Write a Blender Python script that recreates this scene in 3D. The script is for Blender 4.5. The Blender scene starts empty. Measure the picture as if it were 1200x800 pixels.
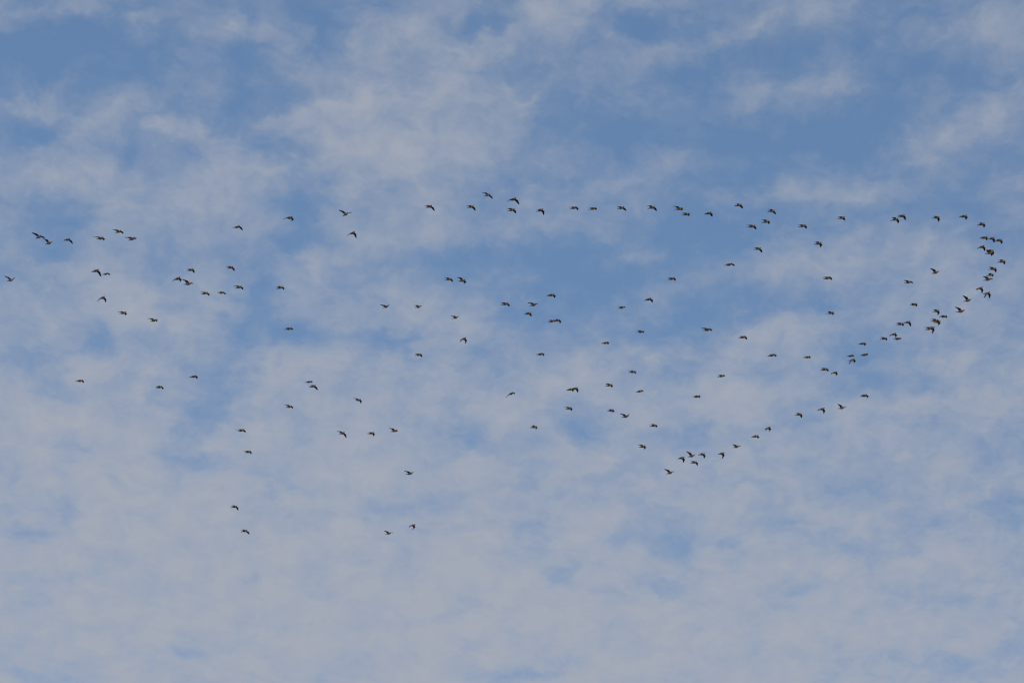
import bpy, math, random
import numpy as np
from mathutils import Vector, Matrix

# ------------------------------------------------------------------ camera, light, exposure
scene = bpy.context.scene
CAM_POS = Vector((0.0, 0.0, 1.65))
ELEV = math.radians(25.0)          # the lens points up at the flock
LENS, SENSOR = 200.0, 36.0         # telephoto
W0, H0 = 1200.0, 800.0             # size of the photograph

cam_data = bpy.data.cameras.new("camera")
cam_data.lens = LENS
cam_data.sensor_width = SENSOR
cam_data.clip_end = 60000.0
cam = bpy.data.objects.new("camera", cam_data)
cam.location = CAM_POS
cam.rotation_euler = (math.radians(90) + ELEV, 0.0, 0.0)
scene.collection.objects.link(cam)
scene.camera = cam

FWD = Vector((0, math.cos(ELEV), math.sin(ELEV)))
RIGHT = Vector((1, 0, 0))
UP = Vector((0, -math.sin(ELEV), math.cos(ELEV)))


def ray(px, py):
    """direction of a photograph pixel (depth 1 along the optical axis)"""
    k = SENSOR / LENS / W0
    return FWD + RIGHT * ((px - W0 / 2) * k) - UP * ((py - H0 / 2) * k)


SUN_EL, SUN_AZ = math.radians(34.0), math.radians(160.0)   # azimuth clockwise from +Y: behind the camera, to the right
sun_vec = Vector((math.sin(SUN_AZ) * math.cos(SUN_EL), math.cos(SUN_AZ) * math.cos(SUN_EL), math.sin(SUN_EL)))
sun_data = bpy.data.lights.new("sun", 'SUN')
sun_data.energy = 3.0
sun_data.angle = math.radians(0.53)
sun_data.color = (1.0, 0.90, 0.78)
sun = bpy.data.objects.new("sun", sun_data)
sun.rotation_euler = sun_vec.to_track_quat('Z', 'Y').to_euler()
sun.location = (0, 0, 200)
scene.collection.objects.link(sun)

scene.view_settings.view_transform = 'Standard'
scene.view_settings.look = 'None'
scene.view_settings.exposure = 0.0
scene.view_settings.gamma = 1.0
scene.view_settings.use_curve_mapping = False

scene.cycles.use_adaptive_sampling = True      # empty sky needs few samples, feather edges many
scene.cycles.adaptive_threshold = 0.012
scene.cycles.adaptive_min_samples = 8
scene.cycles.use_denoising = False             # keeps the small birds crisp
scene.cycles.filter_width = 1.3

# ------------------------------------------------------------------ sky: clear air plus a broken sheet of altocumulus
SKY_STRENGTH = 0.105
CLOUD_LIN = (0.372, 0.404, 0.474)   # radiance of a dense bit of the cloud sheet
world = bpy.data.worlds.new("World")
scene.world = world
world.use_nodes = True
nt = world.node_tree
nt.nodes.clear()
N, LK = nt.nodes, nt.links


def nd(kind, **kw):
    n = N.new(kind)
    for k, v in kw.items():
        setattr(n, k, v)
    return n


def put(sock, v):
    if hasattr(v, "is_output"):
        LK.new(v, sock)
    else:
        sock.default_value = v


def math_n(op, a, b=None, c=None, clamp=False):
    n = nd('ShaderNodeMath', operation=op, use_clamp=clamp)
    put(n.inputs[0], a)
    if b is not None:
        put(n.inputs[1], b)
    if c is not None:
        put(n.inputs[2], c)
    return n.outputs[0]


def vec_n(op, a, b=None, out=0):
    n = nd('ShaderNodeVectorMath', operation=op)
    put(n.inputs[0], a)
    if b is not None:
        put(n.inputs['Scale' if op == 'SCALE' else 1], b)
    return n.outputs[out]


def noise_n(vec, scale, detail, rough, color=False, lac=2.0):
    n = nd('ShaderNodeTexNoise', noise_dimensions='3D')
    put(n.inputs['Vector'], vec)
    n.inputs['Scale'].default_value = scale
    n.inputs['Detail'].default_value = detail
    n.inputs['Roughness'].default_value = rough
    n.inputs['Lacunarity'].default_value = lac
    return n.outputs['Color' if color else 'Fac']


sky = nd('ShaderNodeTexSky', sky_type='NISHITA')
sky.sun_disc = False
sky.sun_elevation = SUN_EL
sky.sun_rotation = SUN_AZ
sky.altitude = 200.0
sky.air_density = 1.2
sky.dust_density = 0.5
sky.ozone_density = 4.0

# place on the flat cloud deck: where the view direction meets a plane of unit height
direction = nd('ShaderNodeTexCoord').outputs['Generated']
sep = nd('ShaderNodeSeparateXYZ')
LK.new(direction, sep.inputs[0])
zc = math_n('MAXIMUM', sep.outputs['Z'], 0.03)
comb = nd('ShaderNodeCombineXYZ')
LK.new(math_n('DIVIDE', sep.outputs['X'], zc), comb.inputs['X'])
LK.new(math_n('DIVIDE', sep.outputs['Y'], zc), comb.inputs['Y'])
deck = comb.outputs[0]

# noise space: the puffs are about as tall as they are wide, so they shrink less with the view angle than a flat sheet
puff = nd('ShaderNodeMapping', vector_type='POINT')
LK.new(deck, puff.inputs['Vector'])
puff.inputs['Scale'].default_value = (1.0, 0.60, 1.0)
puff.inputs['Rotation'].default_value = (0, 0, math.radians(-14))
puff = puff.outputs[0]


def deck_pt(px, py):
    d = ray(px, py)
    return np.array([d.x / d.z, d.y / d.z])


PX = np.linalg.norm(deck_pt(601, 400) - deck_pt(600, 400))   # one photograph pixel on the deck, across

# billows pushed about by turbulence
warp_c = noise_n(puff, 1.0 / (90 * PX), 4.0, 0.58, color=True)
warp = vec_n('MULTIPLY', vec_n('SUBTRACT', warp_c, (0.5, 0.5, 0.5)), (70 * PX, 110 * PX, 0.0))
curl_c = noise_n(vec_n('ADD', puff, (1.7, 4.3, 2.2)), 1.0 / (26 * PX), 3.0, 0.60, color=True)
curl = vec_n('MULTIPLY', vec_n('SUBTRACT', curl_c, (0.5, 0.5, 0.5)), (34 * PX, 56 * PX, 0.0))
deck_w = vec_n('ADD', vec_n('ADD', deck, warp), curl)

# (x, y, half width, half height, tilt in degrees rising to the right, amount) of thicker and thinner places in the sheet,
# read off the photograph and laid on the deck where that view direction meets it
PATCHES = [
    # broad distribution
    (600, 770, 1000, 300, 0, .62), (120, 540, 330, 200, 0, .22), (480, 130, 200, 130, 20, .22),
    (960, 170, 260, 110, 0, -.20), (150, 70, 220, 60, 0, -.16),
    (600, 40, 1100, 190, 0, -.09),
    # upper left
    (70, 52, 75, 20, 10, -.28), (140, 92, 85, 18, 5, -.22), (300, 122, 60, 17, 10, -.32), (28, 160, 42, 20, 10, -.32),
    (152, 172, 34, 16, 70, -.26), (376, 38, 26, 40, 0, -.36), (332, 172, 40, 22, -30, -.24), (230, 130, 50, 14, 20, -.15),
    (70, 12, 95, 13, 12, .26), (175, 28, 40, 10, 10, .24), (255, 38, 45, 16, -10, .30), (325, 48, 24, 18, -40, .30),
    (232, 75, 36, 22, 20, .24), (78, 105, 40, 20, 30, .32), (118, 136, 45, 18, 25, .32), (40, 130, 50, 9, 0, .20),
    (85, 160, 50, 13, 30, .22), (200, 150, 48, 16, 0, .32), (250, 176, 60, 18, -25, .26), (60, 206, 70, 28, 10, .18),
    (160, 236, 90, 32, 0, .20), (240, 210, 60, 22, 0, .18), (368, 140, 62, 16, 15, .26), (392, 180, 60, 24, 10, .24),
    # upper middle
    (460, 48, 70, 28, 20, .20), (440, 108, 80, 38, 0, .20), (600, 42, 100, 26, 25, .22), (520, 150, 100, 38, 15, .16),
    (480, 205, 120, 28, 0, .14), (560, 24, 45, 15, 5, -.34), (608, 88, 42, 12, 10, -.22), (650, 140, 26, 22, 50, -.28),
    (772, 32, 50, 18, -10, -.32), (680, 18, 80, 26, 10, .20), (760, 72, 60, 18, 10, .20), (788, 194, 52, 14, 12, .36),
    (738, 160, 60, 22, 20, -.28), (610, 216, 50, 14, 5, -.18),
    # upper right
    (950, 20, 70, 18, 10, .26), (860, 36, 60, 16, 15, .26), (912, 106, 82, 18, 12, .42), (1012, 96, 30, 9, 10, .18),
    (1162, 40, 60, 22, 20, .32), (1120, 160, 100, 26, 20, .36), (1182, 110, 50, 18, 25, .26), (970, 224, 82, 18, 0, .38),
    (870, 70, 80, 13, 10, -.16), (900, 160, 120, 20, 5, -.24), (1060, 78, 52, 22, 20, -.22), (862, 200, 80, 22, 0, -.20),
    (1090, 240, 60, 14, 5, -.16),
    # middle left
    (86, 258, 30, 22, 0, -.32), (70, 300, 32, 14, 0, -.22), (8, 320, 42, 14, 20, -.26), (100, 400, 26, 17, 0, -.34),
    (20, 420, 32, 17, 0, -.28), (86, 456, 32, 14, 0, -.30), (206, 360, 22, 14, 0, -.18), (350, 268, 30, 36, 0, -.48),
    (302, 350, 32, 32, 0, -.44), (280, 402, 27, 22, 0, -.48), (346, 390, 32, 15, 0, -.38), (256, 455, 36, 36, 0, -.48),
    (230, 492, 26, 26, 0, -.36), (366, 315, 36, 20, 0, .20), (232, 402, 42, 22, -30, .16), (150, 360, 60, 46, 0, .20),
    (60, 482, 60, 26, 15, .20), (340, 440, 50, 36, 0, .12),
    # middle
    (560, 300, 90, 24, 0, -.26), (690, 330, 115, 44, 0, -.46), (602, 380, 52, 24, 0, -.28), (460, 398, 62, 13, 5, -.28),
    (572, 420, 24, 11, 0, -.20), (755, 395, 70, 18, 10, -.28), (430, 315, 60, 16, 0, -.14), (530, 272, 120, 16, 0, .12),
    (756, 297, 36, 13, 10, .38), (470, 342, 60, 16, 0, .14), (540, 385, 46, 18, -15, .26), (662, 450, 80, 23, 20, .20),
    (768, 345, 50, 16, 20, .16),
    # middle right
    (840, 280, 90, 38, 0, -.34), (850, 360, 72, 22, 5, -.36), (960, 360, 40, 18, 0, -.28), (812, 430, 52, 12, 20, -.26),
    (1000, 420, 62, 22, 20, -.34), (972, 470, 42, 14, 20, -.28), (1060, 450, 42, 18, 0, -.16), (950, 310, 92, 27, 10, .34),
    (1100, 330, 80, 28, 0, .22), (900, 392, 82, 20, 20, .34), (860, 472, 90, 22, 15, .30), (1010, 482, 60, 16, 10, .20),
    (1150, 450, 60, 56, 0, .14),
    # lower part
    (794, 518, 48, 20, 20, -0.30), (690, 505, 32, 18, 0, -0.29), (556, 514, 14, 16, 0, -0.24), (300, 535, 60, 12, 5, -0.20),
    (75, 600, 17, 26, -20, -0.30), (40, 625, 32, 12, 0, -0.29), (240, 545, 80, 13, -15, -0.27), (350, 605, 40, 10, 0, -0.21),
    (296, 675, 12, 9, 0, -0.29), (220, 763, 16, 10, 0, -0.29), (585, 570, 46, 11, 10, -0.30), (620, 610, 42, 9, 5, -0.30),
    (662, 670, 18, 10, 30, -0.30), (772, 630, 46, 28, 20, -0.30), (770, 685, 36, 15, 0, -0.30), (500, 625, 42, 8, 5, -0.21),
    (545, 752, 26, 8, 0, -0.27), (600, 792, 60, 8, 0, -0.27), (718, 635, 20, 9, 0, -0.21), (1010, 575, 42, 17, 0, -0.30),
    (1186, 600, 26, 32, -25, -0.30), (1000, 637, 32, 14, 0, -0.30), (804, 640, 20, 26, 0, -0.30), (925, 613, 22, 6, 10, -0.21),
    (1050, 650, 26, 9, 0, -0.27), (1112, 775, 38, 15, 0, -0.30), (1182, 765, 26, 12, 0, -0.27), (855, 630, 22, 6, 5, -0.21),
    (815, 740, 22, 6, 0, -0.20),
    (430, 655, 60, 8, -5, -.14), (150, 660, 50, 8, 5, -.12), (880, 570, 40, 8, -8, -.18), (470, 590, 70, 9, 6, -.16),
    (960, 690, 60, 8, 4, -.10), (700, 560, 40, 8, 10, -.16), (1130, 700, 50, 8, 8, -.12), (330, 730, 60, 8, -6, -.10),
]

sep_w = nd('ShaderNodeSeparateXYZ')
LK.new(deck_w, sep_w.inputs[0])
field = 0.385
for (cx, cy, rx, ry, tilt, amount) in PATCHES:
    c = deck_pt(cx, cy)
    jac = np.column_stack([deck_pt(cx + 1, cy) - c, deck_pt(cx, cy + 1) - c])
    t = math.radians(-tilt)
    rot = np.array([[math.cos(t), -math.sin(t)], [math.sin(t), math.cos(t)]])
    shape = jac @ rot @ np.diag([rx, ry])
    u, s, _ = np.linalg.svd(shape)
    m = nd('ShaderNodeMapping', vector_type='TEXTURE')
    # the running sum rides along in z (flattened away) so that the patches are worked out one after the other
    at = nd('ShaderNodeCombineXYZ')
    LK.new(sep_w.outputs['X'], at.inputs['X'])
    LK.new(sep_w.outputs['Y'], at.inputs['Y'])
    put(at.inputs['Z'], field)
    LK.new(at.outputs[0], m.inputs['Vector'])
    m.inputs['Location'].default_value = (c[0], c[1], 0)
    m.inputs['Rotation'].default_value = (0, 0, math.atan2(u[1, 0], u[0, 0]))
    m.inputs['Scale'].default_value = (s[0], s[1], 1e6)
    q = vec_n('DOT_PRODUCT', m.outputs[0], m.outputs[0], out='Value')
    g = math_n('POWER', math.exp(-1.0), q)
    field = math_n('MULTIPLY_ADD', g, amount, field)

# billows, then wisps, then fine fibres
billow = math_n('SUBTRACT', noise_n(vec_n('ADD', puff, (3.1, 7.7, 0.4)), 1.0 / (75 * PX), 6.0, 0.52), 0.5)
wisp = math_n('SUBTRACT', noise_n(vec_n('ADD', puff, warp), 1.0 / (22 * PX), 5.0, 0.58), 0.5)
field = math_n('MULTIPLY_ADD', billow, 0.75, field)
field = math_n('MULTIPLY_ADD', wisp, 0.50, field)
# rounded heads of the billows with creases between them
heads = nd('ShaderNodeTexVoronoi', voronoi_dimensions='2D', feature='SMOOTH_F1')
LK.new(vec_n('ADD', vec_n('ADD', puff, vec_n('SCALE', warp, 0.8)), curl), heads.inputs['Vector'])
heads.inputs['Scale'].default_value = 1.0 / (66 * PX)
heads.inputs['Detail'].default_value = 2.0
heads.inputs['Roughness'].default_value = 0.55
heads.inputs['Smoothness'].default_value = 0.45
heads.inputs['Randomness'].default_value = 1.0
field = math_n('MULTIPLY_ADD', math_n('SUBTRACT', 0.66, heads.outputs['Distance']), 0.30, field)
cover = nd('ShaderNodeMapRange', interpolation_type='SMOOTHSTEP')
LK.new(field, cover.inputs['Value'])
cover.inputs['From Min'].default_value = -0.06
cover.inputs['From Max'].default_value = 1.22
cover.inputs['To Min'].default_value = 0.0
cover.inputs['To Max'].default_value = 1.0
# the sheet thins out of sight at the horizon
edge = nd('ShaderNodeMapRange', interpolation_type='SMOOTHSTEP')
LK.new(sep.outputs['Z'], edge.inputs['Value'])
edge.inputs['From Min'].default_value = 0.0
edge.inputs['From Max'].default_value = 0.08
alpha = math_n('MULTIPLY', cover.outputs[0], edge.outputs[0], clamp=True)

mix = nd('ShaderNodeMix', data_type='RGBA', blend_type='MIX')
LK.new(alpha, mix.inputs['Factor'])
LK.new(sky.outputs[0], mix.inputs['A'])
mix.inputs['B'].default_value = tuple(v / SKY_STRENGTH for v in CLOUD_LIN) + (1.0,)
bg = nd('ShaderNodeBackground')
LK.new(mix.outputs['Result'], bg.inputs['Color'])
bg.inputs['Strength'].default_value = SKY_STRENGTH
outn = nd('ShaderNodeOutputWorld')
LK.new(bg.outputs[0], outn.inputs['Surface'])
world.cycles.sampling_method = 'MANUAL'
world.cycles.sample_map_resolution = 256

# ------------------------------------------------------------------ materials
def base_material(name, rough=0.8):
    m = bpy.data.materials.new(name)
    m.use_nodes = True
    b = m.node_tree.nodes['Principled BSDF']
    b.inputs['Roughness'].default_value = rough
    return m, m.node_tree.nodes, m.node_tree.links, b


def ground_material():
    m, n, l, b = base_material("dry_grass_ground", 0.95)
    tc = n.new('ShaderNodeTexCoord')
    a = n.new('ShaderNodeTexNoise'); a.inputs['Scale'].default_value = 0.02; a.inputs['Detail'].default_value = 8
    c = n.new('ShaderNodeTexNoise'); c.inputs['Scale'].default_value = 1.6; c.inputs['Detail'].default_value = 8
    l.new(tc.outputs['Object'], a.inputs['Vector']); l.new(tc.outputs['Object'], c.inputs['Vector'])
    r = n.new('ShaderNodeValToRGB')
    r.color_ramp.elements[0].position = .35; r.color_ramp.elements[0].color = (.075, .085, .035, 1)
    r.color_ramp.elements[1].position = .65; r.color_ramp.elements[1].color = (.22, .17, .10, 1)
    mx = n.new('ShaderNodeMath'); mx.operation = 'MULTIPLY_ADD'; mx.inputs[1].default_value = .35
    l.new(c.outputs['Fac'], mx.inputs[0])
    sc = n.new('ShaderNodeMath'); sc.operation = 'MULTIPLY'; sc.inputs[1].default_value = .65
    l.new(a.outputs['Fac'], sc.inputs[0]); l.new(sc.outputs[0], mx.inputs[2])
    l.new(mx.outputs[0], r.inputs['Fac']); l.new(r.outputs['Color'], b.inputs['Base Color'])
    return m


def plumage(name, dark, light, rough=0.75):
    """feather colour broken up by fine mottling"""
    m, n, l, b = base_material(name, rough)
    tc = n.new('ShaderNodeTexCoord')
    a = n.new('ShaderNodeTexNoise'); a.inputs['Scale'].default_value = 55.0; a.inputs['Detail'].default_value = 4
    l.new(tc.outputs['Object'], a.inputs['Vector'])
    r = n.new('ShaderNodeValToRGB')
    r.color_ramp.elements[0].position = .35; r.color_ramp.elements[0].color = dark + (1,)
    r.color_ramp.elements[1].position = .65; r.color_ramp.elements[1].color = light + (1,)
    l.new(a.outputs['Fac'], r.inputs['Fac']); l.new(r.outputs['Color'], b.inputs['Base Color'])
    return m


FEATHERS = [
    plumage("chestnut_breast_feathers", (.23, .115, .060), (.34, .185, .105)),
    plumage("buff_flank_feathers", (.42, .31, .20), (.54, .42, .29)),
    plumage("blackish_belly_feathers", (.014, .012, .012), (.032, .026, .022)),
    plumage("dark_wing_feathers", (.016, .014, .015), (.042, .035, .033)),
    plumage("brown_back_feathers", (.075, .048, .032), (.14, .09, .055)),
    plumage("grey_brown_tail_feathers", (.024, .021, .021), (.055, .047, .044)),
    plumage("horn_bill", (.05, .05, .052), (.09, .09, .095), .45),
]
CHEST, BUFF, BELLY, WING, BACK, TAIL, BILL = range(7)

# ------------------------------------------------------------------ ground (below the frame; it throws light back up)
gn = 96
gv = [(0.0, 0.0, 0.0)]
gf = []
for ring, rad in enumerate((40.0, 200.0, 1000.0, 5000.0, 20000.0)):
    for k in range(gn):
        a = 2 * math.pi * k / gn
        gv.append((rad * math.cos(a), rad * math.sin(a), 0.0))
for k in range(gn):
    gf.append((0, 1 + k, 1 + (k + 1) % gn))
for ring in range(4):
    o0, o1 = 1 + ring * gn, 1 + (ring + 1) * gn
    for k in range(gn):
        k2 = (k + 1) % gn
        gf.append((o0 + k, o1 + k, o1 + k2, o0 + k2))
me = bpy.data.meshes.new("ground")
me.from_pydata(gv, [], gf)
me.materials.append(ground_material())
ground = bpy.data.objects.new("ground", me)
ground["kind"] = "structure"
scene.collection.objects.link(ground)

# ------------------------------------------------------------------ the flock
# one row a bird, in photograph pixels: tail tip, head, left wing tip, right wing tip (None: hidden behind the body)
BIRDS = [
    (8.7, 328.8, 15.5, 328.0, 6.0, 323.2, 17.0, 324.5),
    (42.0, 279.5, 48.7, 276.3, 37.7, 272.2, 52.5, 278.7),
    (53.3, 286.0, 60.8, 284.3, 50.8, 279.7, 61.2, 282.5),
    (75.3, 282.0, 82.0, 280.0, 73.8, 282.5, 85.5, 285.7),
    (113.3, 280.0, 121.5, 278.7, 109.2, 277.7, 120.3, 281.8),
    (135.0, 272.8, 142.2, 270.5, 132.5, 269.2, 144.7, 273.7),
    (150.8, 281.7, 158.3, 278.7, 146.5, 278.5, 158.0, 280.5),
    (108.3, 318.7, 115.8, 316.2, 106.8, 319.5, 118.5, 324.0),
    (120.3, 321.8, 126.7, 320.3, 118.8, 322.5, 128.8, 322.2),
    (116.2, 350.3, 122.8, 347.8, 114.3, 353.7, 123.7, 354.2),
    (140.3, 367.5, 147.7, 366.0, 138.0, 365.3, 146.3, 369.5),
    (176.2, 376.5, 183.8, 374.7, 173.3, 373.0, 183.3, 376.7),
    (89.2, 446.8, 97.2, 445.5, 88.5, 446.3, 97.8, 448.3),
    (183.3, 454.5, 189.7, 452.8, 183.3, 453.0, 190.7, 455.8),
    (219.3, 317.5, 226.8, 315.3, 219.2, 315.7, 227.7, 319.7),
    (203.7, 328.3, 211.2, 325.0, 202.0, 330.0, 210.7, 330.3),
    (215.3, 333.3, 225.0, 332.0, 214.5, 327.2, None, None),
    (236.3, 344.5, 243.3, 343.0, 235.0, 342.5, 245.2, 346.3),
    (255.8, 343.5, 262.8, 342.5, 254.5, 342.5, 264.5, 345.0),
    (276.0, 337.7, 283.0, 335.7, 274.2, 335.0, 284.8, 339.3),
    (324.3, 338.3, 331.3, 336.0, 324.2, 336.0, 332.7, 339.3),
    (274.2, 267.2, 280.8, 265.0, 271.7, 267.8, 284.5, 269.7),
    (335.0, 255.8, 342.8, 254.7, 331.3, 257.7, 341.8, 259.0),
    (266.3, 314.5, 273.3, 312.7, 265.5, 312.2, 274.8, 317.5),
    (334.2, 386.2, 342.0, 384.3, 332.0, 385.5, 342.8, 386.5),
    (223.0, 442.0, 230.7, 440.3, 221.3, 442.3, 230.7, 443.7),
    (183.3, 454.3, 189.7, 452.7, 183.0, 452.7, 191.0, 456.0),
    (358.3, 448.0, 365.7, 446.8, 358.0, 448.0, 365.8, 448.3),
    (363.0, 453.7, 369.7, 451.3, 361.3, 452.5, 372.5, 456.7),
    (401.7, 252.5, 408.0, 250.3, 396.7, 245.7, 412.8, 248.7),
    (408.7, 274.7, 415.8, 271.8, 407.0, 276.7, 417.8, 279.0),
    (499.2, 243.3, 506.0, 241.2, 496.2, 241.8, 509.7, 247.0),
    (547.8, 243.2, 555.0, 241.7, 546.7, 241.3, 557.5, 246.7),
    (568.0, 229.5, 574.2, 228.0, 565.0, 225.5, 577.8, 232.8),
    (521.7, 328.0, 528.7, 326.7, 521.3, 325.5, 530.7, 330.2),
    (537.5, 329.5, 545.0, 328.3, 535.7, 324.8, 544.0, 332.7),
    (449.0, 360.7, 455.3, 358.3, 446.2, 356.8, 456.7, 357.2),
    (486.7, 360.7, 493.3, 358.7, 484.5, 358.0, 495.0, 358.0),
    (530.3, 373.3, 536.7, 371.3, 528.7, 370.0, 538.8, 370.5),
    (540.0, 398.3, 545.8, 395.7, 539.2, 401.0, 545.5, 402.5),
    (487.0, 416.5, 493.7, 415.0, 487.0, 414.5, 494.7, 418.3),
    (416.2, 469.0, 422.7, 468.3, 413.8, 466.2, 422.8, 472.5),
    (335.3, 477.3, 342.0, 475.8, 333.3, 474.2, 342.8, 478.5),
    (279.2, 505.3, 286.0, 503.3, 276.7, 503.7, 287.8, 506.7),
    (287.2, 530.2, 293.8, 528.5, 285.8, 528.3, 293.3, 532.0),
    (397.5, 508.3, 403.7, 506.7, 395.0, 504.8, 406.0, 513.0),
    (431.2, 508.3, 438.3, 506.7, 429.5, 507.0, 437.8, 511.0),
    (271.0, 594.2, 277.5, 593.0, 270.5, 592.2, 279.0, 597.8),
    (283.0, 622.8, 289.5, 621.0, 282.5, 620.5, 292.5, 625.8),
    (476.2, 555.5, 483.8, 554.0, 474.0, 551.2, 483.8, 553.5),
    (452.0, 625.7, 458.3, 624.0, 450.3, 621.2, None, None),
    (480.5, 616.2, 486.5, 614.3, 480.0, 617.0, 483.5, 620.3),
    (597.0, 235.0, 604.7, 232.5, 594.5, 236.2, 608.8, 239.5),
    (595.5, 247.2, 602.8, 245.3, 594.7, 244.5, 605.0, 250.0),
    (629.2, 248.0, 636.3, 245.3, 628.8, 246.2, 637.7, 251.8),
    (668.3, 244.8, 675.8, 242.7, 666.2, 243.7, 677.8, 246.0),
    (690.5, 245.7, 698.3, 243.7, 688.8, 244.7, 699.0, 245.8),
    (723.8, 244.8, 731.3, 243.0, 723.0, 242.5, 734.5, 246.8),
    (641.2, 346.7, 649.5, 345.0, 640.8, 346.3, 650.5, 348.8),
    (587.5, 357.2, 595.5, 355.3, 587.5, 354.5, 597.0, 359.0),
    (621.2, 358.3, 628.7, 356.3, 618.3, 354.3, 629.5, 356.5),
    (615.0, 368.3, 622.5, 366.3, 614.7, 367.2, 622.8, 370.5),
    (642.8, 377.5, 650.0, 375.5, 642.2, 375.5, 650.8, 377.0),
    (649.2, 376.2, 656.2, 374.7, 648.3, 374.7, 656.7, 378.7),
    (724.7, 361.3, 731.7, 359.8, 724.2, 359.7, 732.8, 360.5),
    (705.3, 402.5, 712.8, 401.0, 704.7, 402.3, 712.8, 403.5),
    (629.2, 415.7, 636.3, 414.3, 628.3, 415.0, 636.8, 416.8),
    (746.7, 389.5, 754.2, 388.2, 746.3, 387.3, 754.5, 389.8),
    (737.5, 436.5, 744.3, 435.0, 736.3, 434.5, 745.0, 437.8),
    (710.0, 452.5, 717.0, 450.3, 709.7, 449.2, 717.7, 453.7),
    (745.7, 459.3, 752.8, 457.5, 745.3, 459.0, 752.8, 459.0),
    (595.8, 462.5, 601.3, 460.0, 592.8, 465.8, 603.0, 461.8),
    (664.5, 457.3, 671.3, 455.3, 664.2, 456.7, 671.7, 458.7),
    (670.0, 455.8, 677.0, 454.5, 670.3, 455.0, 677.5, 459.7),
    (759.5, 244.7, 767.2, 242.2, 758.3, 241.3, 770.0, 247.0),
    (791.3, 245.5, 799.5, 244.2, 788.3, 241.7, 798.8, 246.8),
    (799.7, 252.2, 807.8, 250.3, 799.7, 249.7, 807.7, 253.0),
    (825.8, 251.2, 833.7, 249.0, 825.5, 251.2, 835.3, 253.8),
    (861.2, 241.5, 869.2, 239.7, 860.8, 239.7, 871.0, 244.2),
    (900.0, 248.0, 908.0, 246.7, 900.0, 245.3, 910.0, 251.0),
    (892.8, 261.0, 901.3, 259.0, 892.5, 257.7, 902.0, 262.3),
    (876.7, 266.2, 884.7, 264.7, 873.8, 264.2, 886.8, 268.8),
    (884.3, 292.5, 891.3, 290.8, 883.7, 290.3, 893.8, 296.0),
    (850.3, 311.3, 857.5, 309.0, 848.3, 310.8, 861.3, 311.5),
    (783.0, 327.8, 790.3, 325.7, 782.2, 326.0, 792.0, 328.8),
    (755.8, 352.0, 763.0, 349.7, 754.0, 352.7, 765.3, 354.3),
    (824.3, 387.3, 832.2, 385.5, 821.7, 384.3, 834.2, 387.8),
    (866.2, 396.3, 873.7, 394.0, 865.3, 394.7, 875.8, 397.7),
    (900.0, 417.2, 908.0, 415.3, 899.2, 417.2, 910.0, 417.8),
    (841.3, 441.5, 848.7, 439.7, 840.8, 439.5, 849.0, 441.3),
    (812.5, 465.5, 820.0, 463.7, 811.7, 464.2, 820.2, 465.8),
    (936.1, 266.2, 943.9, 263.8, 934.4, 264.1, 945.8, 267.8),
    (981.5, 256.4, 990.0, 254.4, 980.7, 254.7, 990.9, 257.9),
    (954.2, 286.6, 962.7, 284.4, 954.2, 283.6, 962.0, 289.7),
    (1044.4, 258.5, 1052.4, 256.2, 1044.8, 255.0, 1053.6, 261.4),
    (965.5, 327.1, 973.1, 324.7, 963.2, 325.3, 975.4, 327.8),
    (969.2, 367.7, 976.7, 365.9, 970.2, 364.8, 976.4, 368.8),
    (941.6, 419.1, 949.4, 417.7, 940.8, 418.5, 949.8, 419.7),
    (962.2, 433.7, 969.6, 431.9, 962.2, 431.3, 970.9, 435.2),
    (974.6, 437.2, 980.7, 435.8, 973.7, 438.3, 979.9, 440.2),
    (1006.6, 403.3, 1013.8, 401.9, 1006.1, 403.1, 1013.7, 405.1),
    (992.6, 417.6, 999.8, 416.2, 992.3, 417.3, 999.9, 418.0),
    (995.3, 422.6, 1001.3, 420.8, 994.9, 426.4, 1000.9, 425.2),
    (1008.9, 416.5, 1016.5, 414.8, 1008.3, 416.4, 1016.6, 416.4),
    (1031.7, 397.5, 1039.2, 396.1, 1032.0, 394.9, 1039.6, 398.7),
    (1043.4, 392.8, 1049.7, 390.5, 1042.3, 394.2, 1049.5, 395.2),
    (1047.4, 397.7, 1055.3, 396.3, 1047.8, 396.1, 1055.7, 397.5),
    (1008.7, 464.6, 1015.7, 462.6, 1008.3, 463.1, 1016.6, 466.1),
    (1052.7, 254.3, 1060.0, 252.3, 1052.0, 252.6, 1062.0, 257.7),
    (1092.8, 255.8, 1100.8, 254.3, 1092.3, 253.7, 1100.5, 259.8),
    (1124.6, 254.3, 1133.1, 253.0, 1123.5, 254.0, 1132.6, 257.5),
    (1145.5, 264.2, 1153.7, 261.9, 1146.2, 261.5, 1154.1, 266.5),
    (1148.7, 279.5, 1156.8, 277.8, 1148.0, 278.8, 1157.1, 281.3),
    (1157.9, 280.6, 1165.3, 278.6, 1158.2, 279.5, 1166.0, 284.2),
    (1167.0, 282.8, 1173.8, 280.9, 1166.7, 280.9, 1174.5, 285.6),
    (1146.4, 290.8, 1153.2, 288.0, 1144.7, 292.0, 1154.9, 293.9),
    (1155.1, 297.3, 1163.2, 295.8, 1156.5, 292.5, 1162.9, 299.6),
    (1156.8, 295.4, 1163.9, 293.4, 1158.9, 292.5, 1164.9, 298.2),
    (1169.4, 307.5, 1177.6, 305.6, 1169.5, 304.6, 1177.9, 309.5),
    (1158.6, 315.6, 1167.1, 314.6, 1158.9, 312.8, 1167.7, 318.9),
    (1156.5, 323.4, 1163.9, 321.1, 1156.8, 320.6, 1163.7, 324.1),
    (1153.2, 328.7, 1161.7, 326.5, 1151.8, 323.7, None, None),
    (1091.9, 320.7, 1099.8, 318.3, 1090.2, 314.3, None, None),
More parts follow.
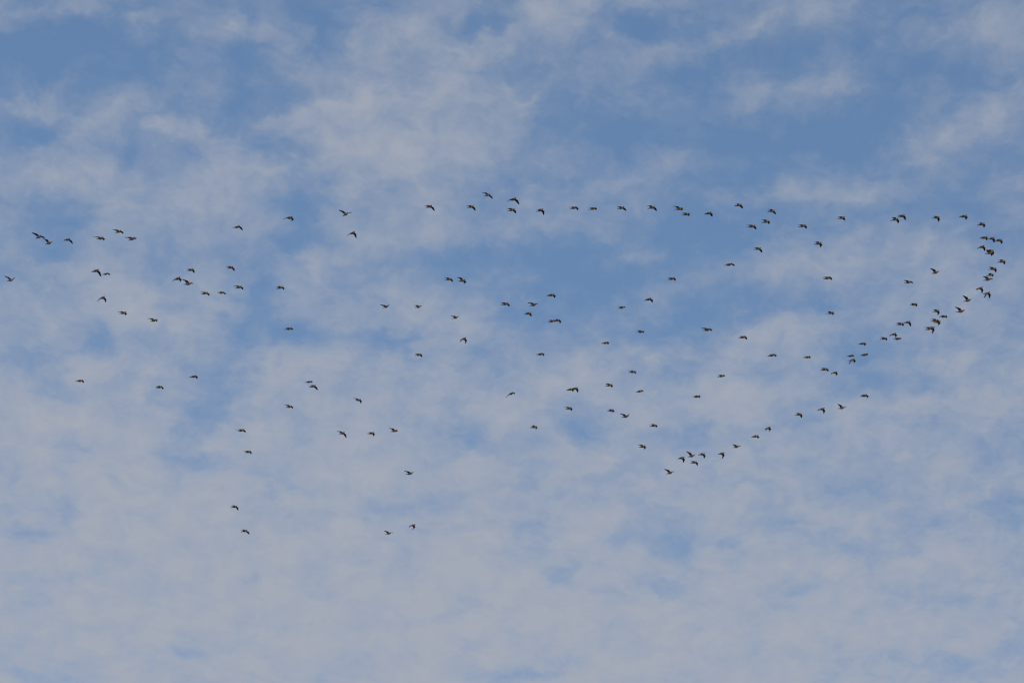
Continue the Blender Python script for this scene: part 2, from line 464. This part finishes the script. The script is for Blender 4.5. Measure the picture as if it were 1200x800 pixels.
    (1060.3, 331.9, 1067.7, 329.9, 1058.8, 328.4, None, None),
    (1144.5, 338.9, 1151.4, 336.5, 1144.2, 340.3, 1151.4, 343.5),
    (1152.7, 344.5, 1159.6, 342.7, 1153.0, 349.1, 1160.0, 349.5),
    (1129.6, 353.3, 1137.7, 351.2, 1128.2, 346.1, None, None),
    (1120.9, 365.5, 1130.0, 364.2, 1118.8, 359.4, None, None),
    (1066.5, 357.7, 1074.2, 356.0, 1066.5, 355.4, 1074.8, 359.0),
    (1093.7, 365.4, 1100.5, 363.7, 1093.7, 362.5, 1099.4, 369.3),
    (1101.5, 371.5, 1109.0, 370.2, 1101.3, 369.6, 1109.8, 372.4),
    (1090.9, 376.7, 1099.4, 375.0, 1091.3, 373.6, 1100.8, 377.3),
    (1095.2, 378.5, 1102.0, 376.1, 1094.5, 375.4, 1098.3, 380.7),
    (1085.2, 386.6, 1091.9, 384.2, 1083.1, 383.5, 1092.3, 386.3),
    (1088.4, 384.9, 1095.2, 383.5, 1088.8, 383.1, 1092.8, 390.9),
    (1050.5, 380.4, 1058.3, 379.0, 1050.5, 378.1, 1059.2, 381.7),
    (1059.7, 378.5, 1066.5, 376.7, 1059.0, 378.1, 1067.8, 382.4),
    (662.8, 479.3, 670.0, 477.5, 661.2, 477.0, 669.7, 481.2),
    (712.2, 481.7, 719.2, 480.0, 712.5, 479.7, 717.5, 483.5),
    (728.8, 488.7, 736.7, 487.2, 726.7, 484.2, None, None),
    (621.7, 501.2, 628.8, 499.5, 622.0, 498.7, 628.3, 502.7),
    (761.7, 499.5, 769.2, 497.8, 761.7, 497.0, 769.7, 500.7),
    (749.2, 524.2, 756.2, 522.2, 747.2, 520.7, 754.7, 526.3),
    (795.0, 537.5, 802.2, 535.5, 795.0, 536.7, 801.2, 541.8),
    (806.7, 535.2, 813.7, 533.3, 804.5, 528.3, None, None),
    (819.2, 533.0, 825.8, 531.3, 818.8, 531.3, 825.7, 536.8),
    (809.5, 542.5, 816.3, 540.8, 809.7, 540.0, 817.8, 545.3),
    (781.3, 555.2, 788.3, 552.7, 778.7, 549.0, None, None),
    (842.2, 532.2, 848.7, 530.3, 842.2, 531.3, 846.7, 537.3),
    (859.3, 524.5, 866.2, 522.5, 858.3, 520.3, None, None),
    (881.3, 512.0, 888.3, 510.3, 881.2, 512.0, 888.8, 513.5),
    (896.7, 503.0, 902.5, 500.0, 897.0, 504.7, 901.0, 505.5),
    (932.2, 486.3, 939.3, 484.7, 932.5, 483.8, 939.8, 489.5),
    (959.0, 480.0, 966.0, 478.3, 958.3, 481.3, 966.0, 484.5),
    (982.5, 478.7, 989.7, 477.2, 981.7, 473.0, None, None),
    (458.0, 505.5, 465.3, 504.2, 456.2, 501.2, 464.7, 505.8),
]


BODY_LEN = 0.31                    # metres, bill to tail: a plump long-winged ground bird
ARM, HAND = 0.105, 0.165           # wing: shoulder to wrist, wrist to tip
SHOULDER = np.array([0.060, 0.032, 0.019])
D0 = 178.0                         # metres along the lens axis to a bird of average apparent size
rng = np.random.default_rng(7)


def wing_dirs(flap, sweep, droop, fold):
    """unit directions of arm and hand for a wing on the +y side (x forward, z up)"""
    fa = 0.34 + fold                                   # the arm reaches a little forward
    a = np.stack([np.sin(fa) + 0 * flap, np.cos(fa) * np.cos(flap), np.cos(fa) * np.sin(flap)], -1)
    f2 = flap - droop
    h = np.stack([-np.sin(sweep), np.cos(sweep) * np.cos(f2), np.cos(sweep) * np.sin(f2)], -1)
    return a, h


def body_axes(yaw, pitch, bank):
    """columns forward, left, up of a bird that flies right and towards the camera"""
    z = 0 * yaw
    f = np.stack([np.cos(yaw) * np.cos(pitch), -np.sin(yaw) * np.cos(pitch), np.sin(pitch)], -1)
    l0 = np.stack([np.sin(yaw), np.cos(yaw), z], -1)
    u0 = np.cross(f, l0)
    cb, sb = np.cos(bank)[..., None], np.sin(bank)[..., None]
    return f, l0 * cb + u0 * sb, u0 * cb - l0 * sb


def tips(P):
    """3D offsets of tail, head, near (-y) tip, far (+y) tip from the body centre, for rows of parameters"""
    yaw, pitch, bank, fn, sn, ff, sf, fold, size = P.T
    f, l, u = body_axes(yaw, pitch, bank)
    res = [f * -0.150, f * 0.140]
    for s, fl, sw in ((-1, fn, sn), (1, ff, sf)):
        a, h = wing_dirs(fl, sw, 0.10 + 0 * fl, fold)
        p = SHOULDER + a * ARM + h * HAND
        res.append(f * p[:, :1] + l * (s * p[:, 1:2]) + u * p[:, 2:3])
    return np.stack(res, 1) * size[:, None, None]


R_, U_ = np.array(RIGHT), np.array(UP)
MPP = D0 * SENSOR / LENS / W0
PRIOR = np.array([.66, .0, .0, .0, .45, -.2, .45, .0, 1.0])
SPREAD = np.array([.16, .10, .22, .60, .40, .60, .40, .18, .10])
LO = np.array([.25, -.30, -.7, -1.25, -.15, -1.25, -.15, -.25, .82])
HI = np.array([1.15, .30, .7, 1.25, 1.25, 1.25, 1.25, .50, 1.22])


def fit(row):
    """flight attitude that puts the tips where the photograph shows them"""
    pts = np.array([np.nan if v is None else v for v in row], float).reshape(4, 2)
    hidden = np.isnan(pts[3, 0])
    ctr = (pts[0] + pts[1]) / 2
    rel = pts - ctr
    # soft thin wing tips fade out a little before their true end
    wgt = np.array([.8, .8, 1.0, 0.0 if hidden else 1.0])
    rel = np.nan_to_num(rel)
    prior = PRIOR.copy()
    if hidden:
        prior[3] = prior[5] = .75
    best, spread = prior, SPREAD * 1.5
    for it in range(5):
        n = 6000 if it == 0 else 3000
        P = best + rng.normal(size=(n, 9)) * spread
        P[0] = best
        P = np.clip(P, LO, HI)
        if hidden:
            P[:, 5] = P[:, 3]
            P[:, 6] = P[:, 4]
        T = tips(P)
        uv = np.stack([T @ R_, -(T @ U_)], -1) / MPP
        mid = (uv[:, 0] + uv[:, 1]) / 2
        err = (((uv - mid[:, None] - rel) ** 2).sum(-1) * wgt).sum(-1)
        reg = (((P - prior) / SPREAD) ** 2).sum(-1)
        cost = err + 0.10 * reg
        best = P[np.argmin(cost)]
        spread = spread * 0.45
    return best, ctr


NSEG = 12
#          x,     half width, half height up, half height down, z
STATIONS = [
    (.156, .0025, .0020, .0020, .006), (.143, .0060, .0060, .0055, .009), (.136, .0150, .0150, .0130, .011),
    (.120, .0235, .0220, .0215, .013), (.100, .0250, .0230, .0255, .010), (.082, .0310, .0270, .0340, .006),
    (.064, .0385, .0320, .0420, .003), (.042, .0430, .0350, .0470, .001), (.018, .0445, .0350, .0490, .000),
    (-.008, .0430, .0330, .0470, .001), (-.034, .0380, .0290, .0410, .003), (-.060, .0300, .0220, .0310, .005),
    (-.084, .0250, .0160, .0210, .007), (-.106, .0255, .0100, .0120, .007), (-.130, .0240, .0075, .0080, .006),
    (-.152, .0180, .0060, .0060, .005), (-.172, .0060, .0030, .0030, .004),
]
ROOT0, ROOT1 = 5, 9                # wing root spans these stations
SECT = [.10, .22, .36, .46, .56, .68, .80, .90, .97, 1.0]
CHORD = [.106, .106, .106, .104, .095, .080, .062, .041, .022, .006]
UFRAC = [0.0, .14, .42, .74, 1.0]


def bird_mesh(P, name):
    yaw, pitch, bank, fn, sn, ff, sf, fold, size = P
    V, F, M = [], [], []
    nst = len(STATIONS)
    for (x, hw, hu, hd, z) in STATIONS:
        for k in range(NSEG):
            a = 2 * math.pi * k / NSEG
            c, s = math.cos(a), math.sin(a)
            V.append((x, .92 * hw * c, z + .90 * (hu if s > 0 else hd) * s))

    def body_mat(i, k):
        x = .5 * (STATIONS[i][0] + STATIONS[i + 1][0])
        s = math.sin(2 * math.pi * (k + .5) / NSEG)
        if x > .137:
            return BILL
        if x < -.10:
            return TAIL
        if x < -.045 and s < .2:
            return BELLY if s < -.3 else TAIL
        if s > .8:
            return BACK
        if x < .03 and s < -.75:
            return BELLY
        if x < -.012 and s < -.2:
            return BELLY
        if x < .012 and s < .6:
            return BUFF
        if x > .105 and s > -.5:
            return BACK
        if s > .6:
            return BACK
        return CHEST

    for i in range(nst - 1):
        for k in range(NSEG):
            if ROOT0 <= i < ROOT1 and k in (0, 5):
                continue                                  # the wings grow out of these openings
            k2 = (k + 1) % NSEG
            F.append((i * NSEG + k, i * NSEG + k2, (i + 1) * NSEG + k2, (i + 1) * NSEG + k))
            M.append(body_mat(i, k))
    F.append(tuple(range(NSEG))[::-1]); M.append(BILL)
    F.append(tuple((nst - 1) * NSEG + k for k in range(NSEG))); M.append(TAIL)

    for side, fl, sw in ((-1, fn, sn), (1, ff, sf)):
        arm, hand = wing_dirs(np.array(fl), np.array(sw), np.array(.10), np.array(fold))
        arm, hand = np.array(arm), np.array(hand)
        S = SHOULDER
        Wr = S + arm * ARM
        Tp = Wr + hand * HAND
        if side == 1:
            up_i, lo_i = 1, 0
        else:
            up_i, lo_i = 5, 6
        nodes = list(range(ROOT0, ROOT1 + 1))
        prev = [i * NSEG + up_i for i in nodes] + [i * NSEG + lo_i for i in reversed(nodes)]
        tw = ARM / (ARM + HAND)
        for t, ch in zip(SECT, CHORD):
            # leading edge: two straight bones with a rounded wrist
            if t < tw - .10:
                p = S + (Wr - S) * (t / tw)
                d = arm
            elif t > tw + .10:
                p = Wr + (Tp - Wr) * ((t - tw) / (1 - tw))
                d = hand
            else:
                q = (t - tw + .10) / .20
                p0 = S + (Wr - S) * ((tw - .10) / tw)
                p1 = Wr + (Tp - Wr) * (.10 / (1 - tw))
                p = (1 - q) ** 2 * p0 + 2 * q * (1 - q) * Wr + q * q * p1
                d = arm * (1 - q) + hand * q
                d = d / np.linalg.norm(d)
            back = np.array([-1.0, 0, 0])
            # feathers trail backwards, fanned a little towards the tip
            c = back * (1 - .30 * t) + d * (.42 * t)
            c = c / np.linalg.norm(c)
            nrm = np.cross(back, d)                       # up side for a +y wing
            nrm = nrm / np.linalg.norm(nrm)
            if nrm[2] < 0 and abs(fl) < 1.4:
                nrm = -nrm
            th = .0075 * (1 - t) ** .7 + .0012
            ring = []
            for grp, sg in ((UFRAC, 1), (UFRAC[::-1], -1)):
                for u in grp:
                    prof = math.sqrt(max(u, .02)) * (1 - u) * 2.2 + .06
                    camber = .10 * ch * u * (1 - u) * 4 * .35
                    q3 = p + c * (ch * u) + nrm * (sg * th * prof + camber)
                    ring.append(len(V))
                    V.append((q3[0], side * q3[1], q3[2]))
            n = len(ring)
            for j in range(n):
                j2 = (j + 1) % n
                quad = (prev[j], prev[j2], ring[j2], ring[j])
                F.append(quad if side == 1 else quad[::-1])
                upper = j < 5
                if t <= SECT[0]:
                    M.append(BACK if upper else (BUFF if j in (6, 7) else WING))
                elif upper and t < .60 and j < 3:
                    M.append(BACK)
                else:
                    M.append(WING)
            prev = ring
        F.append(tuple(prev) if side == 1 else tuple(prev[::-1])); M.append(WING)

    me = bpy.data.meshes.new(name)
    me.from_pydata([tuple(c * size for c in v) for v in V], [], F)
    for m in FEATHERS:
        me.materials.append(m)
    me.polygons.foreach_set("material_index", M)
    me.polygons.foreach_set("use_smooth", [True] * len(F))
    me.validate()
    me.update()
    return me


def pose_words(row, c):
    if row[6] is None:
        return "both wings raised"
    lift, droop = c[1] - row[5], row[7] - c[1]           # one wing's tip above, the other's below the body
    if lift > 1.5 and droop < 0:
        return "both wings held up"
    if lift > 1.8 and droop > .8:
        return "wings banked steeply"
    if lift < -2.0 and droop > 2.0:
        return "both wings arched down"
    if droop > 1.9:
        return "one wing drooped"
    return "wings nearly level"


def flock_part(x, y):
    if y > 580:
        return "well below the flock", "stragglers below the flock"
    if x >= 1040 and y < 420:
        return "in the flock's front end", "birds in the crowded front end"
    if y < 300 and x > 480:
        return "in the flock's top row", "birds in the topmost row"
    if x < 250 and y < 420:
        return "in the flock's rear bunch", "birds in the rear bunch"
    if x < 480:
        return "behind the flock's middle", "birds scattered behind the middle"
    if y > 455 and x > 590 or (x > 920 and y > 395):
        return "in the flock's lower row", "birds in the lower slanting row"
    return "in the flock's middle", "birds in the open middle"


def neighbour_words(c, others):
    """where the nearest other bird is: ahead means further along the flight"""
    d = others - c
    r = np.hypot(d[:, 0], d[:, 1])
    j = int(np.argmin(r))
    if r[j] > 34:
        return "flying alone"
    near = "touching" if r[j] < 9 else "close" if r[j] < 20 else "near"
    if abs(d[j, 0]) > abs(d[j, 1]):
        side = "behind" if d[j, 0] > 0 else "ahead of"
    else:
        side = "below" if d[j, 1] < 0 else "above"
    if near == "touching":
        return "overlapping one " + {"behind": "ahead", "ahead of": "behind", "below": "above", "above": "below"}[side]
    return ("close " if near == "close" else "") + side + " another"


flock = {}
CTR = np.array([[(r[0] + r[2]) / 2, (r[1] + r[3]) / 2] for r in BIRDS])
for i, row in enumerate(BIRDS):
    P, ctr = fit(row)
    # apparent size gives distance: every bird is built life-size and stands nearer or farther
    size, P = P[8], P.copy()
    P[8] = 1.0
    depth = D0 / size
    me = bird_mesh(P, "bird")
    f, l, u = body_axes(*(np.array([v]) for v in P[:3]))
    rot = Matrix((f[0], l[0], u[0])).transposed()
    T = tips(P[None])[0]
    mid3 = Vector((T[0] + T[1]) / 2)
    o = bpy.data.objects.new("bird", me)
    o.matrix_world = Matrix.Translation(CAM_POS + ray(*ctr) * depth - mid3) @ rot.to_4x4()
    where, group = flock_part(*ctr)
    text = "%s, %s %s" % (pose_words(row, ctr), neighbour_words(ctr, np.delete(CTR, i, 0)), where)
    flock.setdefault(text, []).append((ctr[0], o))
    o["category"] = "bird"
    o["group"] = group
    scene.collection.objects.link(o)

NUM = ["one", "two", "three", "four", "five", "six", "seven", "eight", "nine", "ten", "eleven", "twelve"]
ORD = ["foremost", "second-foremost", "third-foremost", "fourth-foremost", "fifth-foremost", "sixth-foremost",
       "seventh-foremost", "eighth-foremost", "ninth-foremost", "tenth-foremost", "eleventh-foremost"]
for text, members in flock.items():
    members.sort(key=lambda m: -m[0])                     # the flock flies this way: the leader first
    for k, (_, o) in enumerate(members):
        n = len(members)
        if n == 1:
            o["label"] = "brown bird, " + text
        else:
            o["label"] = "%s of %s birds, %s" % ("hindmost" if k == n - 1 else ORD[k], NUM[n - 1], text)
